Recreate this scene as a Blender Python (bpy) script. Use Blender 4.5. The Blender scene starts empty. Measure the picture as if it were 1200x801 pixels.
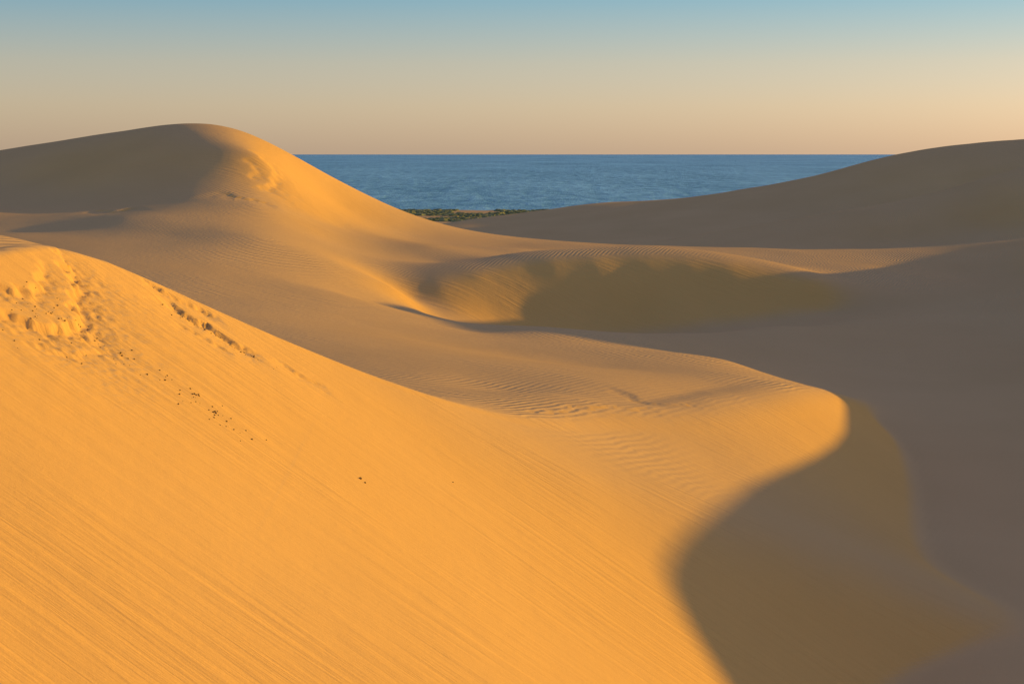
import bpy, math, random
import numpy as np
from mathutils import Vector, noise

random.seed(4); rng = np.random.default_rng(4)
F = 1800.0
def P(b, d, y):           # image pixel (column, row) with an assumed depth -> world metres
    return ((b-600)/F*y, y, -(d-180)/F*y)

# ---------------------------------------------------------------- control points
R = [ # shared valley floor + long ridge to the east
 (30,60,-20.5),(31,80,-20.3),(33,100,-20.3),(35,122,-20.3),(25,48,-20),(45,60,-20),(45,90,-19.5),(50,120,-19.5),(45,30,-19),
 (100,30,-6.5),(100,60,-6),(100,80,-6),(100,92,-5.6),(100,101,-3.4),(100,112,-4.4),(100,127,-7.4),(100,145,-8),(100,163,-7.3),
 (100,171,-6.6),(100,178,-4.6),(100,185,-2.6),(100,192,-1.7),(100,201,-.6),(100,208,-1.4),(101,213,-3.6),(103,219,-7.2),(106,228,-9.4),(110,240,-8.8),(125,270,-7.5),(150,295,-3.6),
 (75,60,-14),(75,100,-13.5),(75,150,-14.5),(72,200,-15),(135,60,-15),(135,100,-14),(135,150,-16),(140,200,-15),(150,240,-14),(190,100,-22),(190,200,-22),(190,280,-15),
 (100,0,-8),(60,-10,-14),(110,-50,-11),(40,15,-18)]
U = list(R)
crest = [(-200,215,250),(-80,190,250),(0,182,250),(80,165,245),(160,152,238),(235,145,230),(290,156,232),(340,180,238),(400,213,245),(440,235,252),(480,258,262),(520,269,272)]
U += [P(*c) for c in crest]
for c in crest[:-2]:
    x,y,z = P(*c); U.append((x+3,y+35,z-9))
U += [P(*c) for c in [
 (0,217,215),(100,205,210),(200,192,209),(262,183,211),(305,184,214),
 (330,202,215),(350,250,200),(400,265,207),(440,272,214),(490,278,225),(400,240,225),(300,240,193),(200,237,193),(100,240,195),(0,244,198),(-100,238,190),
 (140,256,178),(60,270,174),(-40,278,165),(200,276,168),(300,277,170),(400,285,190),(500,288,200),(600,292,210),(700,296,216),(800,296,221),
 (900,292,235),(1000,292,250),(1100,291,262),(1200,290,275),(560,273,265),(640,281,250),(760,288,238),
 (200,322,140),(300,338,138),(300,372,115),(400,345,144),(400,390,108),(400,418,90),(500,400,115),(500,440,84),(600,420,105),(600,460,82),
 (700,430,108),(700,448,89),(640,461,80),(740,442,95),(800,432,110),(800,448,97),(870,440,106),(930,450,108),(850,422,125),
 (560,388,136),(620,388,136),(700,402,132),(480,370,139),(410,322,164),(440,355,150),(462,338,168),(520,308,191),(420,302,180),(650,303,199),(800,304,207),(900,309,211),
 (970,322,198),(1060,320,205),(1150,325,208),(900,420,145),(1000,420,150),(1100,400,160),(1200,400,160),
 (485,349,172),(515,338,174.8),(560,326,178.2),(600,319,180.8),(650,314,183),(700,312,184.8),(760,312,186.6),(810,314,187.8),(860,318,188.8),(905,323,189.6),(950,328,190),
 (700,388,150),(620,382,149),(560,380,149),(800,390,156),(900,382,166),(1000,372,178)]]
U += [(-9.7,166.5,-17.0),(-6.5,170.0,-17.9),(-2,173.6,-18.4),(2.5,176.3,-18.6),(8,178.6,-18.7),(15,180.8,-18.7),(23,182.7,-18.7),(30,183.8,-18.8),(38,184.5,-19),(-7,158,-17)]
U += [(25,126,-19.5),(-18,70,-10),(-10,75,-11.3),(-30,90,-11),(-45,110,-11.5),(-16.7,50.5,-2.7),(-22,48,-2.2),(-19,43,-2.9),(-30,60,-5),(-26,30,-2),(-40,30,-4),(-24,14,-2),(-14,0,-1.9),(0,-6,-2),(-30,-30,-5),(-60,60,-7),(-80,120,-11),(-80,180,-11),(20,-25,-5)]
U += [(0,330,-22),(40,310,-21),(75,315,-20),(100,320,-16),(20,400,-24),(60,420,-21),(-20,400,-25),(-40,330,-20),(-60,400,-25)]
U += [P(*c) for c in [(1320,158,465),(1200,165,470),(1120,170,480),(1050,181,490),(960,205,500),(870,222,510),(800,232,520),(700,239,540),(620,253,560),(540,271,580),(460,280,600),
 (1200,197,360),(1100,225,350),(1000,250,340),(900,273,330)]]
U += [(140,405,-10.5),(112,400,-17),(86,390,-21),(165,410,-5),(100,440,-14)]
U += [(157,520,-4),(120,540,-8),(76,560,-20),(30,590,-25),(0,610,-30),(180,360,-2),(230,470,2),(250,300,-15)]
for x in (-300,-120,-40,60,180,350):
    U += [(x,680,-33.5),(x,860,-36),(x,1010,-38.5),(x,1150,-42.3),(x,1400,-50)]
U += [(-150,300,-12),(-150,420,-22),(-150,200,-10),(-160,100,-12),(-160,0,-13),(300,420,-8),(300,150,-24),(300,0,-24)]
L = list(R)+[(10,20,-19),(0,45,-20),(15,45,-19.9),(13,58,-20.1),(0,80,-20.2),(20,70,-20.2),(10,100,-20.2),(24,100,-20.2),(27,113,-20.2),(25,126,-19.9),(20,0,-17),(-20,60,-20)]
L += [P(*c) for c in [(1000,420,150),(1100,400,160),(1200,400,160),(1150,325,208)]]
pairs = [((30,-8,-5),(38,5,-15)),((10,-2,-2.5),(22,10,-14)),((0,1.5,-1.9),(8,14,-12)),((-12,6,-1.8),(3,16,-14)),
 ((-22,25,-1.6),(3,22,-17)),((-18.3,33,-2.75),(7,33,-18)),((-15.8,43,-3.0),(9,44,-18.7)),((-14.3,50,-3.4),(11,52,-19.4)),
 ((-9.4,56.3,-6.4),(13.5,57,-20)),((-4.3,61,-9.3),(17,61,-20.2)),((0,67,-11.5),(21,64.5,-20.2)),((4.2,76,-12.9),(21,70.6,-20)),
 ((9.3,84,-13.5),(20.6,78,-20)),((14.8,95,-14.4),(23.5,91,-20)),((19,103,-15.7),(25.8,101,-20.1)),((23.2,110,-17.4),(27,112,-20.2)),((26,118,-19),(29,122,-20.3))]
S = []
for b,t in pairs:
    b=np.array(b,float); t=np.array(t,float)
    for k in (-.08,0,.33,.66,1,1.25): S.append(tuple(b+(t-b)*k))
brink = [(60,-20),(30,-8),(10,-2),(0,1.5),(-12,6),(-20,14),(-22,25),(-18.6,33),(-16.6,40),(-15.6,46),(-15.0,50),(-14.0,52.5),(-12.1,54.5),
 (-9.4,56.3),(-4.3,61),(0,67),(4.2,76),(9.3,84),(14.8,95),(19,103),(23.2,110),(26,118),(30,124),(60,150),(140,190),(600,190)]
poly = brink+[(600,-600),(60,-600)]

def tps_fit(pts, lam=0.0):
    A = np.array(pts,float); xy=A[:,:2]/100; z=A[:,2]; n=len(A)
    d2=((xy[:,None]-xy[None])**2).sum(-1); K=0.5*d2*np.log(d2+1e-12)+np.eye(n)*lam
    Q=np.hstack([np.ones((n,1)),xy]); M=np.zeros((n+3,n+3)); M[:n,:n]=K; M[:n,n:]=Q; M[n:,:n]=Q.T
    w=np.linalg.solve(M,np.concatenate([z,[0,0,0]])); return xy,w
def tps_eval(m,X,Y):
    xy,w=m; x=X/100; y=Y/100; n=len(xy)
    o=w[n]+w[n+1]*x+w[n+2]*y
    for i in range(n):
        d2=(x-xy[i,0])**2+(y-xy[i,1])**2
        o+=w[i]*0.5*d2*np.log(d2+1e-12)
    return o
mU=tps_fit(U,1e-5); mL=tps_fit(L,1e-4); mS=tps_fit(S,1e-4)

def pdist(line,X,Y):
    """distance, side (+ = right of travel) and arclength fraction to a polyline"""
    d=np.full(X.shape,1e9); sg=np.zeros(X.shape); fr=np.zeros(X.shape); n=len(line)-1
    for i in range(n):
        x0,y0=line[i]; x1,y1=line[i+1]
        ex,ey=x1-x0,y1-y0; t=np.clip(((X-x0)*ex+(Y-y0)*ey)/(ex*ex+ey*ey),0,1)
        q=(X-x0-t*ex)**2+(Y-y0-t*ey)**2; m=q<d
        d=np.where(m,q,d); sg=np.where(m,np.sign((X-x0)*ey-(Y-y0)*ex),sg); fr=np.where(m,(i+t)/n,fr)
    return np.sqrt(d),sg,fr
def sdist(X,Y):
    d,_,_=pdist(brink,X,Y); ins=np.zeros(X.shape,bool); n=len(poly)
    for i in range(n):
        x0,y0=poly[i]; x1,y1=poly[(i+1)%n]
        c=((y0>Y)!=(y1>Y))
        xi=(x1-x0)*(Y-y0)/((y1-y0) if y1!=y0 else 1e-9)+x0
        ins ^= c&(X<xi)
    return np.where(ins,-d,d)
_ph=[(rng.uniform(0,6.28),rng.uniform(0,6.28),rng.uniform(0,6.28)) for _ in range(40)]
def undul(X,Y,wl,k):
    o=0
    for i in range(6):
        a=_ph[(k+i)%40][0]; f=6.283/wl*(0.7+0.6*((i*0.37+k*.11)%1))
        o=o+np.sin((X*np.cos(a)+Y*np.sin(a))*f+_ph[(k+i)%40][1]+1.3*np.sin((X*np.sin(a)-Y*np.cos(a))*f*.45+_ph[(k+i)%40][2]))
    return o/6
def base_height(X,Y):
    hU=tps_eval(mU,X,Y); hL=tps_eval(mL,X,Y); hS=tps_eval(mS,X,Y); sd=sdist(X,Y)
    hS=hS-np.maximum(0,-sd-36)*1.0
    k=.4; q=np.clip(.5+.5*(hS-hL)/k,0,1); hin=hL*(1-q)+hS*q+k*q*(1-q)
    w=.5+np.clip((X+2)/14,0,1)*2.6+np.clip((X-24)/10,0,1)*9
    t=np.clip((sd+w)/(2*w),0,1); t=t*t*(3-2*t)
    h=hin*(1-t)+hU*t
    h=h+undul(X,Y,14,3)*.05*np.clip(Y/100,.3,1.5)+undul(X,Y,5,9)*.012+undul(X,Y,45,15)*.45*np.clip((Y-280)/120,0,1)
    out=np.maximum(np.maximum(np.abs(X-60)-260,-40-Y),0)/200
    e=np.clip(out,0,1); e=e*e*(3-2*e)
    base=-22+undul(X,Y,260,20)*6-np.clip((Y-500)/600,0,1.5)*20
    return h*(1-e)+base*e
# crumbling scarps: polyline (dropped side on the right of travel), drop, run-out, grain
scarps=[
 ([(-17.5,41.0),(-14.6,41.8),(-13.1,42.8),(-12.7,44.6),(-13.3,46.6),(-14.2,49),(-15.2,50.6)],.30,1.6,.28),
 ([(-16.8,42.9),(-14.6,43.4),(-13.9,44.6),(-14.2,46),(-14.8,48.2)],.22,.9,.22),
 ([(-13.2,41.0),(-12.2,42.2),(-11.8,43.8),(-12.3,45.2)],.09,.9,.22),
 ([(-11.9,52.6),(-11.1,52.1),(-10.3,52.5),(-9.6,52.2),(-8.6,52.9)],.24,.8,.18),
 ([(-12.9,53.0),(-12.0,53.4),(-11.2,53.9),(-10.4,54.5)],.18,.7,.18),
 ([(-11.2,50.6),(-10.2,50.7),(-9.2,50.9)],.10,.5,.12),
 ([(-8.2,53.6),(-7.4,53.4),(-6.6,54.0)],.10,.5,.12),
 ([(5.6,88),(6.4,85.5),(7.6,83.5),(9.2,84.5),(10.4,87)],.12,1.0,.45),
 ([(-.5,70),(1.5,72),(3,75.5),(5.5,79),(8.5,82)],.09,.8,.4),
 ([(-34,203),(-32.5,208),(-33.5,214),(-37,216)],.45,2.5,.8),
 ([(-35.2,206),(-34.8,209),(-36.5,212)],.30,1.6,.6),
 ([(-38,199),(-34.5,196.5),(-30.5,198.5)],.22,2.5,.8),
 ([(-52,190),(-48.5,188),(-46,190)],.25,2,.8)]
def jag(X,Y,sc):
    return np.array([noise.fractal(Vector((x/sc,y/sc,3.3)),.8,2.1,4) for x,y in zip(X,Y)])
def height(X,Y):
    h=base_height(X,Y)
    for ln,drop,run,gr in scarps:
        A=np.array(ln); r=run*4
        m=(X>A[:,0].min()-r)&(X<A[:,0].max()+r)&(Y>A[:,1].min()-r)&(Y<A[:,1].max()+r)
        if not m.any(): continue
        x=X[m]; y=Y[m]; d,sg,fr=pdist(ln,x,y); j=jag(x,y,gr*2.2); s=d*sg+j*gr*1.4
        amp=np.clip(np.minimum(fr,1-fr)*6,0,1)
        step=np.clip(s/(gr*.7)+.5,0,1)
        dd=-drop*step*np.exp(-np.maximum(s,0)/run)*amp
        rub=np.maximum(jag(x+9,y,gr*.6),0)*drop*.7*np.clip(s/gr,0,1)*np.exp(-np.maximum(s,0)/(run*.7))*amp
        h[m]+=(dd+rub)
    return h

def axis(segs):
    a=[]
    for lo,hi,s0,s1 in segs:
        x=lo
        while x<hi-1e-6:
            a.append(x); x+= s0+(s1-s0)*(x-lo)/(hi-lo)
    a.append(segs[-1][1]); return np.array(a)
xs=axis([(-1600,-320,160,20),(-320,-110,12,2),(-110,-55,1.6,.6),(-55,-28,.4,.35),(-28,-17,.35,.25),(-17,-6,.08,.08),(-6,32,.24,.26),(32,75,.6,1.2),(75,175,1.2,2.5),(175,360,4,15),(360,1700,20,160)])
ys=axis([(-600,-40,80,8),(-40,20,4,.8),(20,38,.5,.3),(38,56,.08,.09),(56,62,.16,.2),(62,125,.26,.35),(125,180,.4,.5),(180,220,.45,.45),(220,300,.7,1.2),(300,600,1.6,4),(600,1400,6,30)])
X,Y=np.meshgrid(xs,ys); Z=height(X,Y)
nx,ny=len(xs),len(ys)
co=np.stack([X,Y,Z],-1).reshape(-1,3)
idx=np.arange(nx*ny).reshape(ny,nx)
fa=np.stack([idx[:-1,:-1],idx[:-1,1:],idx[1:,1:],idx[1:,:-1]],-1).reshape(-1,4)
me=bpy.data.meshes.new("sand_dunes")
me.vertices.add(len(co)); me.vertices.foreach_set("co",co.ravel().astype(np.float32))
me.loops.add(fa.size); me.loops.foreach_set("vertex_index",fa.ravel().astype(np.int32))
me.polygons.add(len(fa)); me.polygons.foreach_set("loop_start",(np.arange(len(fa))*4).astype(np.int32))
me.polygons.foreach_set("loop_total",np.full(len(fa),4,np.int32))
me.polygons.foreach_set("use_smooth",np.ones(len(fa),bool))
me.update(); me.validate()
dunes=bpy.data.objects.new("sand_dunes",me); bpy.context.collection.objects.link(dunes)

# ---------------------------------------------------------------- materials
def newmat(n):
    m=bpy.data.materials.new(n); m.use_nodes=True; nt=m.node_tree
    return m,nt,nt.nodes['Principled BSDF']
def N(nt,t,**kw):
    n=nt.nodes.new(t)
    for k,v in kw.items():
        if k in n.inputs.keys(): n.inputs[k].default_value=v
        else: setattr(n,k,v)
    return n
def math_(nt,op,a,b=None,c=None,clamp=False):
    n=nt.nodes.new('ShaderNodeMath'); n.operation=op; n.use_clamp=clamp
    for i,v in enumerate((a,b,c)):
        if v is None: continue
        if isinstance(v,(int,float)): n.inputs[i].default_value=v
        else: nt.links.new(v,n.inputs[i])
    return n.outputs[0]
def mrange(nt,v,a,b,c,d):
    n=nt.nodes.new('ShaderNodeMapRange'); n.interpolation_type='SMOOTHSTEP'
    nt.links.new(v,n.inputs[0])
    for i,q in enumerate((a,b,c,d)): n.inputs[i+1].default_value=q
    return n.outputs[0]
sand,nt,bs=newmat("sand"); lk=nt.links.new
bs.inputs['Roughness'].default_value=1.0; bs.inputs['Specular IOR Level'].default_value=0.0
geo=N(nt,'ShaderNodeNewGeometry'); tc=N(nt,'ShaderNodeTexCoord')
sepn=N(nt,'ShaderNodeSeparateXYZ'); lk(geo.outputs['True Normal'],sepn.inputs[0])
sepp=N(nt,'ShaderNodeSeparateXYZ'); lk(tc.outputs['Object'],sepp.inputs[0])
px,py,pz=sepp.outputs
steep=mrange(nt,sepn.outputs[2],.97,.91,0,1)
n1=N(nt,'ShaderNodeTexNoise',Scale=.05,Detail=5.0); lk(tc.outputs['Object'],n1.inputs['Vector'])
n2=N(nt,'ShaderNodeTexNoise',Scale=1.1,Detail=8.0,Roughness=.65); lk(tc.outputs['Object'],n2.inputs['Vector'])
n3=N(nt,'ShaderNodeTexNoise',Scale=.12,Detail=3.0); lk(tc.outputs['Object'],n3.inputs['Vector'])
grain=N(nt,'ShaderNodeTexNoise',Scale=22.0,Detail=4.0,Roughness=.7); lk(tc.outputs['Object'],grain.inputs['Vector'])
# avalanche streaks down the slip faces
al=math_(nt,'MULTIPLY',math_(nt,'SUBTRACT',math_(nt,'MULTIPLY',px,.985),math_(nt,'MULTIPLY',py,.15)),.13)
ac=math_(nt,'MULTIPLY',math_(nt,'ADD',math_(nt,'MULTIPLY',py,.985),math_(nt,'MULTIPLY',px,.15)),1.9)
cb=N(nt,'ShaderNodeCombineXYZ'); lk(al,cb.inputs[0]); lk(ac,cb.inputs[1])
st=N(nt,'ShaderNodeTexNoise',Scale=1.0,Detail=7.0,Roughness=.6,Distortion=.3); lk(cb.outputs[0],st.inputs['Vector'])
# wind ripples (weaker on the compact valley floor)
mp=N(nt,'ShaderNodeMapping'); mp.inputs['Rotation'].default_value=(0,0,math.radians(24)); lk(tc.outputs['Object'],mp.inputs[0])
wv=N(nt,'ShaderNodeTexWave',Scale=.70,Distortion=3.5,Detail=2.0); wv.inputs['Detail Scale'].default_value=.6; lk(mp.outputs[0],wv.inputs['Vector'])
rm=math_(nt,'MULTIPLY',mrange(nt,n1.outputs[0],.40,.60,.14,1),mrange(nt,pz,-19.0,-16.5,.12,1))
rip=math_(nt,'MULTIPLY',math_(nt,'MULTIPLY',wv.outputs['Fac'],rm),math_(nt,'SUBTRACT',1.0,steep))
h=math_(nt,'MULTIPLY',rip,.055)
sm=mrange(nt,n3.outputs[0],.35,.65,.25,1.0)
h=math_(nt,'ADD',h,math_(nt,'MULTIPLY',math_(nt,'MULTIPLY',st.outputs[0],math_(nt,'MULTIPLY',steep,sm)),.14))
h=math_(nt,'ADD',h,math_(nt,'MULTIPLY',n2.outputs[0],.035))
h=math_(nt,'ADD',h,math_(nt,'MULTIPLY',grain.outputs[0],.007))
bp=N(nt,'ShaderNodeBump',Strength=.8,Distance=1.0); lk(h,bp.inputs['Height']); lk(bp.outputs[0],bs.inputs['Normal'])
f=math_(nt,'ADD',math_(nt,'MULTIPLY',n1.outputs[0],.5),math_(nt,'MULTIPLY',grain.outputs[0],.5))
def ramp(p0,c0,p1,c1,src):
    cr=N(nt,'ShaderNodeValToRGB'); lk(src,cr.inputs[0])
    cr.color_ramp.elements[0].position=p0; cr.color_ramp.elements[0].color=c0
    cr.color_ramp.elements[1].position=p1; cr.color_ramp.elements[1].color=c1
    return cr.outputs[0]
dry=ramp(.3,(.65,.41,.158,1),.7,(.76,.495,.205,1),f)       # wind-sorted sand
fresh=ramp(.3,(.73,.42,.112,1),.7,(.85,.505,.148,1),f)     # freshly avalanched golden sand
fm=mrange(nt,sepn.outputs[2],.985,.83,0,1)
mix=N(nt,'ShaderNodeMixRGB'); lk(fm,mix.inputs[0]); lk(dry,mix.inputs[1]); lk(fresh,mix.inputs[2])
lk(mix.outputs[0],bs.inputs['Base Color'])
me.materials.append(sand)

# ---------------------------------------------------------------- loose clods on the slip face
V=[];Fc=[]
trail=[]
for k in range(75):
    t=rng.random()**1.2; trail.append((-13+5.2*t+rng.normal(0,.35),44.6+rng.normal(0,.6)*(1-.4*t)-.3*t,rng.uniform(.010,.034)))
for k in range(35):
    t=rng.random(); trail.append((-11.6+3.4*t+rng.normal(0,.2),52.0+.5*t-abs(rng.normal(0,.35)),rng.uniform(.012,.03)))
for k in range(45):
    trail.append((-13.2+rng.normal(0,.6),43.6+rng.normal(0,1.3),rng.uniform(.010,.033)))
trail+=[(-4.6,46.6,.05),(-4.45,46.5,.035),(-2,52,.025)]
tx=np.array([t[0] for t in trail]); ty=np.array([t[1] for t in trail]); tz=height(tx,ty)
for (x,y,r),z in zip(trail,tz):
    i0=len(V)
    for ring,(rr,zz) in enumerate(((.8,-.3),(1,.3),(.55,.9))):
        for k in range(6):
            an=k*1.047+ring*.5; q=rng.uniform(.7,1.3)
            V.append((x+math.cos(an)*r*rr*q,y+math.sin(an)*r*rr*q,z+r*zz*rng.uniform(.8,1.2)))
    V.append((x,y,z+r))
    for ring in range(2):
        for k in range(6):
            a0=i0+ring*6+k; a1=i0+ring*6+(k+1)%6; Fc.append((a0,a1,a1+6,a0+6))
    for k in range(6): Fc.append((i0+12+k,i0+12+(k+1)%6,i0+18))
m=bpy.data.meshes.new("sand_clods"); m.from_pydata(V,[],Fc)
cm,nt,bs=newmat("damp_sand"); bs.inputs['Roughness'].default_value=1; bs.inputs['Specular IOR Level'].default_value=0
a=N(nt,'ShaderNodeTexNoise',Scale=8.0); c=N(nt,'ShaderNodeValToRGB'); nt.links.new(a.outputs[0],c.inputs[0])
c.color_ramp.elements[0].color=(.14,.08,.025,1); c.color_ramp.elements[1].color=(.36,.22,.07,1); nt.links.new(c.outputs[0],bs.inputs['Base Color'])
m.materials.append(cm); bpy.context.collection.objects.link(bpy.data.objects.new("sand_clods",m))

# ---------------------------------------------------------------- sea
def plane(name,x0,x1,y0,y1,z,mat):
    m=bpy.data.meshes.new(name); m.from_pydata([(x0,y0,z),(x1,y0,z),(x1,y1,z),(x0,y1,z)],[],[(0,1,2,3)])
    o=bpy.data.objects.new(name,m); bpy.context.collection.objects.link(o); m.materials.append(mat); return o
sea,nt,bs=newmat("sea_water"); lk=nt.links.new
bs.inputs['Roughness'].default_value=.5; bs.inputs['IOR'].default_value=1.33
bs.inputs['Specular IOR Level'].default_value=.3
tc=N(nt,'ShaderNodeTexCoord'); mp=N(nt,'ShaderNodeMapping'); mp.inputs['Scale'].default_value=(1,.25,1); mp.inputs['Rotation'].default_value=(0,0,.15); lk(tc.outputs['Object'],mp.inputs[0])
a=N(nt,'ShaderNodeTexNoise',Scale=.05,Detail=7.0,Roughness=.7); lk(mp.outputs[0],a.inputs['Vector'])
b=N(nt,'ShaderNodeTexNoise',Scale=.0035,Detail=4.0,Roughness=.6); lk(mp.outputs[0],b.inputs['Vector'])
ab=math_(nt,'ADD',math_(nt,'MULTIPLY',a.outputs[0],.65),math_(nt,'MULTIPLY',b.outputs[0],.35))
bp=N(nt,'ShaderNodeBump',Strength=1.0,Distance=9.0); lk(a.outputs[0],bp.inputs['Height']); lk(bp.outputs[0],bs.inputs['Normal'])
c=N(nt,'ShaderNodeValToRGB'); lk(ab,c.inputs[0])
c.color_ramp.elements[0].position=.40; c.color_ramp.elements[0].color=(.09,.33,.43,1)
c.color_ramp.elements[1].position=.60; c.color_ramp.elements[1].color=(.28,.66,.76,1)
lk(c.outputs[0],bs.inputs['Base Color'])
plane("sea",-60000,60000,1020,70000,-42,sea)

# ---------------------------------------------------------------- coastal scrub (one mass)
vm,nt,bs=newmat("scrub_foliage"); lk=nt.links.new
bs.inputs['Roughness'].default_value=.9
tc=N(nt,'ShaderNodeTexCoord'); a=N(nt,'ShaderNodeTexNoise',Scale=.15,Detail=4.0); lk(tc.outputs['Object'],a.inputs['Vector'])
c=N(nt,'ShaderNodeValToRGB'); lk(a.outputs[0],c.inputs[0])
c.color_ramp.elements[0].position=.4; c.color_ramp.elements[0].color=(.10,.13,.035,1)
c.color_ramp.elements[1].position=.6; c.color_ramp.elements[1].color=(.27,.27,.09,1)
lk(c.outputs[0],bs.inputs['Base Color'])
V=[];Fc=[]
bx=rng.uniform(-170,60,5200); by=rng.uniform(690,1110,5200)
keep=[noise.noise(Vector((x*.02,y*.012,0)))>-.2 for x,y in zip(bx,by)]
bx=bx[keep]; by=by[keep]; bz=height(bx,by)
for x,y,z in zip(bx,by,bz):
    r=rng.uniform(1.0,2.8); hh=r*rng.uniform(.25,.5)
    i0=len(V)
    for ring,(rr,zz) in enumerate(((1,-.2),(.9,.5),(.5,.9))):
        for k in range(7):
            an=k*6.283/7+ring*.4; q=rng.uniform(.75,1.25)
            V.append((x+math.cos(an)*r*rr*q,y+math.sin(an)*r*rr*q,z+hh*zz*rng.uniform(.8,1.2)))
    V.append((x,y,z+hh))
    for ring in range(2):
        for k in range(7):
            a0=i0+ring*7+k; a1=i0+ring*7+(k+1)%7; Fc.append((a0,a1,a1+7,a0+7))
    for k in range(7): Fc.append((i0+14+k,i0+14+(k+1)%7,i0+21))
m=bpy.data.meshes.new("coastal_scrub"); m.from_pydata(V,[],Fc); m.materials.append(vm)
bpy.context.collection.objects.link(bpy.data.objects.new("coastal_scrub",m))

# ---------------------------------------------------------------- light
EL=math.radians(6.5); AZ=math.radians(25)
Sv=Vector((math.cos(AZ)*math.cos(EL),math.sin(AZ)*math.cos(EL),math.sin(EL)))
sl=bpy.data.lights.new("sun","SUN"); sl.energy=5.0; sl.angle=math.radians(.53); sl.color=(1,.59,.02)
so=bpy.data.objects.new("sun",sl); so.rotation_euler=Sv.to_track_quat('Z','Y').to_euler(); bpy.context.collection.objects.link(so)
w=bpy.data.worlds.new("World"); bpy.context.scene.world=w; w.use_nodes=True; nt=w.node_tree
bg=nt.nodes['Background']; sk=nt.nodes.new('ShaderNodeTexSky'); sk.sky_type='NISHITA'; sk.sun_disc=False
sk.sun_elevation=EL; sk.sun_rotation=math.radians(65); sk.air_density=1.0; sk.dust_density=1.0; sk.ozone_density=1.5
# sea haze / sky tint by elevation; upper sky boosted as added fill for shaded sand
tc=nt.nodes.new('ShaderNodeTexCoord'); sp=nt.nodes.new('ShaderNodeSeparateXYZ'); nt.links.new(tc.outputs['Generated'],sp.inputs[0])
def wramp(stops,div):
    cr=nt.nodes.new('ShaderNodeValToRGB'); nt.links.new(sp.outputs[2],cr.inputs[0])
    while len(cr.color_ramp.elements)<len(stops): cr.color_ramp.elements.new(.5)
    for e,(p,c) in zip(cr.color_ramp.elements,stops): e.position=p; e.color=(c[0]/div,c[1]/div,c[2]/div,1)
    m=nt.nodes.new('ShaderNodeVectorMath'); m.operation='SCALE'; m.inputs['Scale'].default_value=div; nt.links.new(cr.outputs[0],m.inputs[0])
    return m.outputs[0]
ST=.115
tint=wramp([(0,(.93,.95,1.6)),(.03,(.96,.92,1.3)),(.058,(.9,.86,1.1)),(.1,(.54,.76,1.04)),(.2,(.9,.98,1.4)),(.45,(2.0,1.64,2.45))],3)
haze=wramp([(0,(.32,.235,.165)),(.03,(.29,.235,.17)),(.058,(.23,.22,.19)),(.1,(.11,.185,.24)),(.2,(.03,.035,.05)),(.45,(0,0,0))],1)
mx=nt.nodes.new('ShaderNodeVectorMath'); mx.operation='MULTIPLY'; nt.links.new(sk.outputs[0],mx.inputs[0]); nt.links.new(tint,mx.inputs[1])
hz=nt.nodes.new('ShaderNodeVectorMath'); hz.operation='SCALE'; hz.inputs['Scale'].default_value=1/ST; nt.links.new(haze,hz.inputs[0])
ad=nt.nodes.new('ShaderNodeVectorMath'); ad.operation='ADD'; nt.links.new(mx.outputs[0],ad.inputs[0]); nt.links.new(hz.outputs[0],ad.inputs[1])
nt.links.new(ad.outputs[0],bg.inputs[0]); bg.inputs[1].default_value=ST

cam=bpy.data.cameras.new("camera"); co_=bpy.data.objects.new("camera",cam); bpy.context.collection.objects.link(co_)
cam.lens=54; cam.sensor_width=36; cam.clip_end=100000; cam.clip_start=.1
co_.location=(0,0,0); co_.rotation_euler=(math.radians(90),0,0); cam.shift_y=-(400.5-180)/1200
bpy.context.scene.camera=co_
s=bpy.context.scene; s.view_settings.view_transform='Standard'; s.view_settings.look='None'; s.view_settings.exposure=0
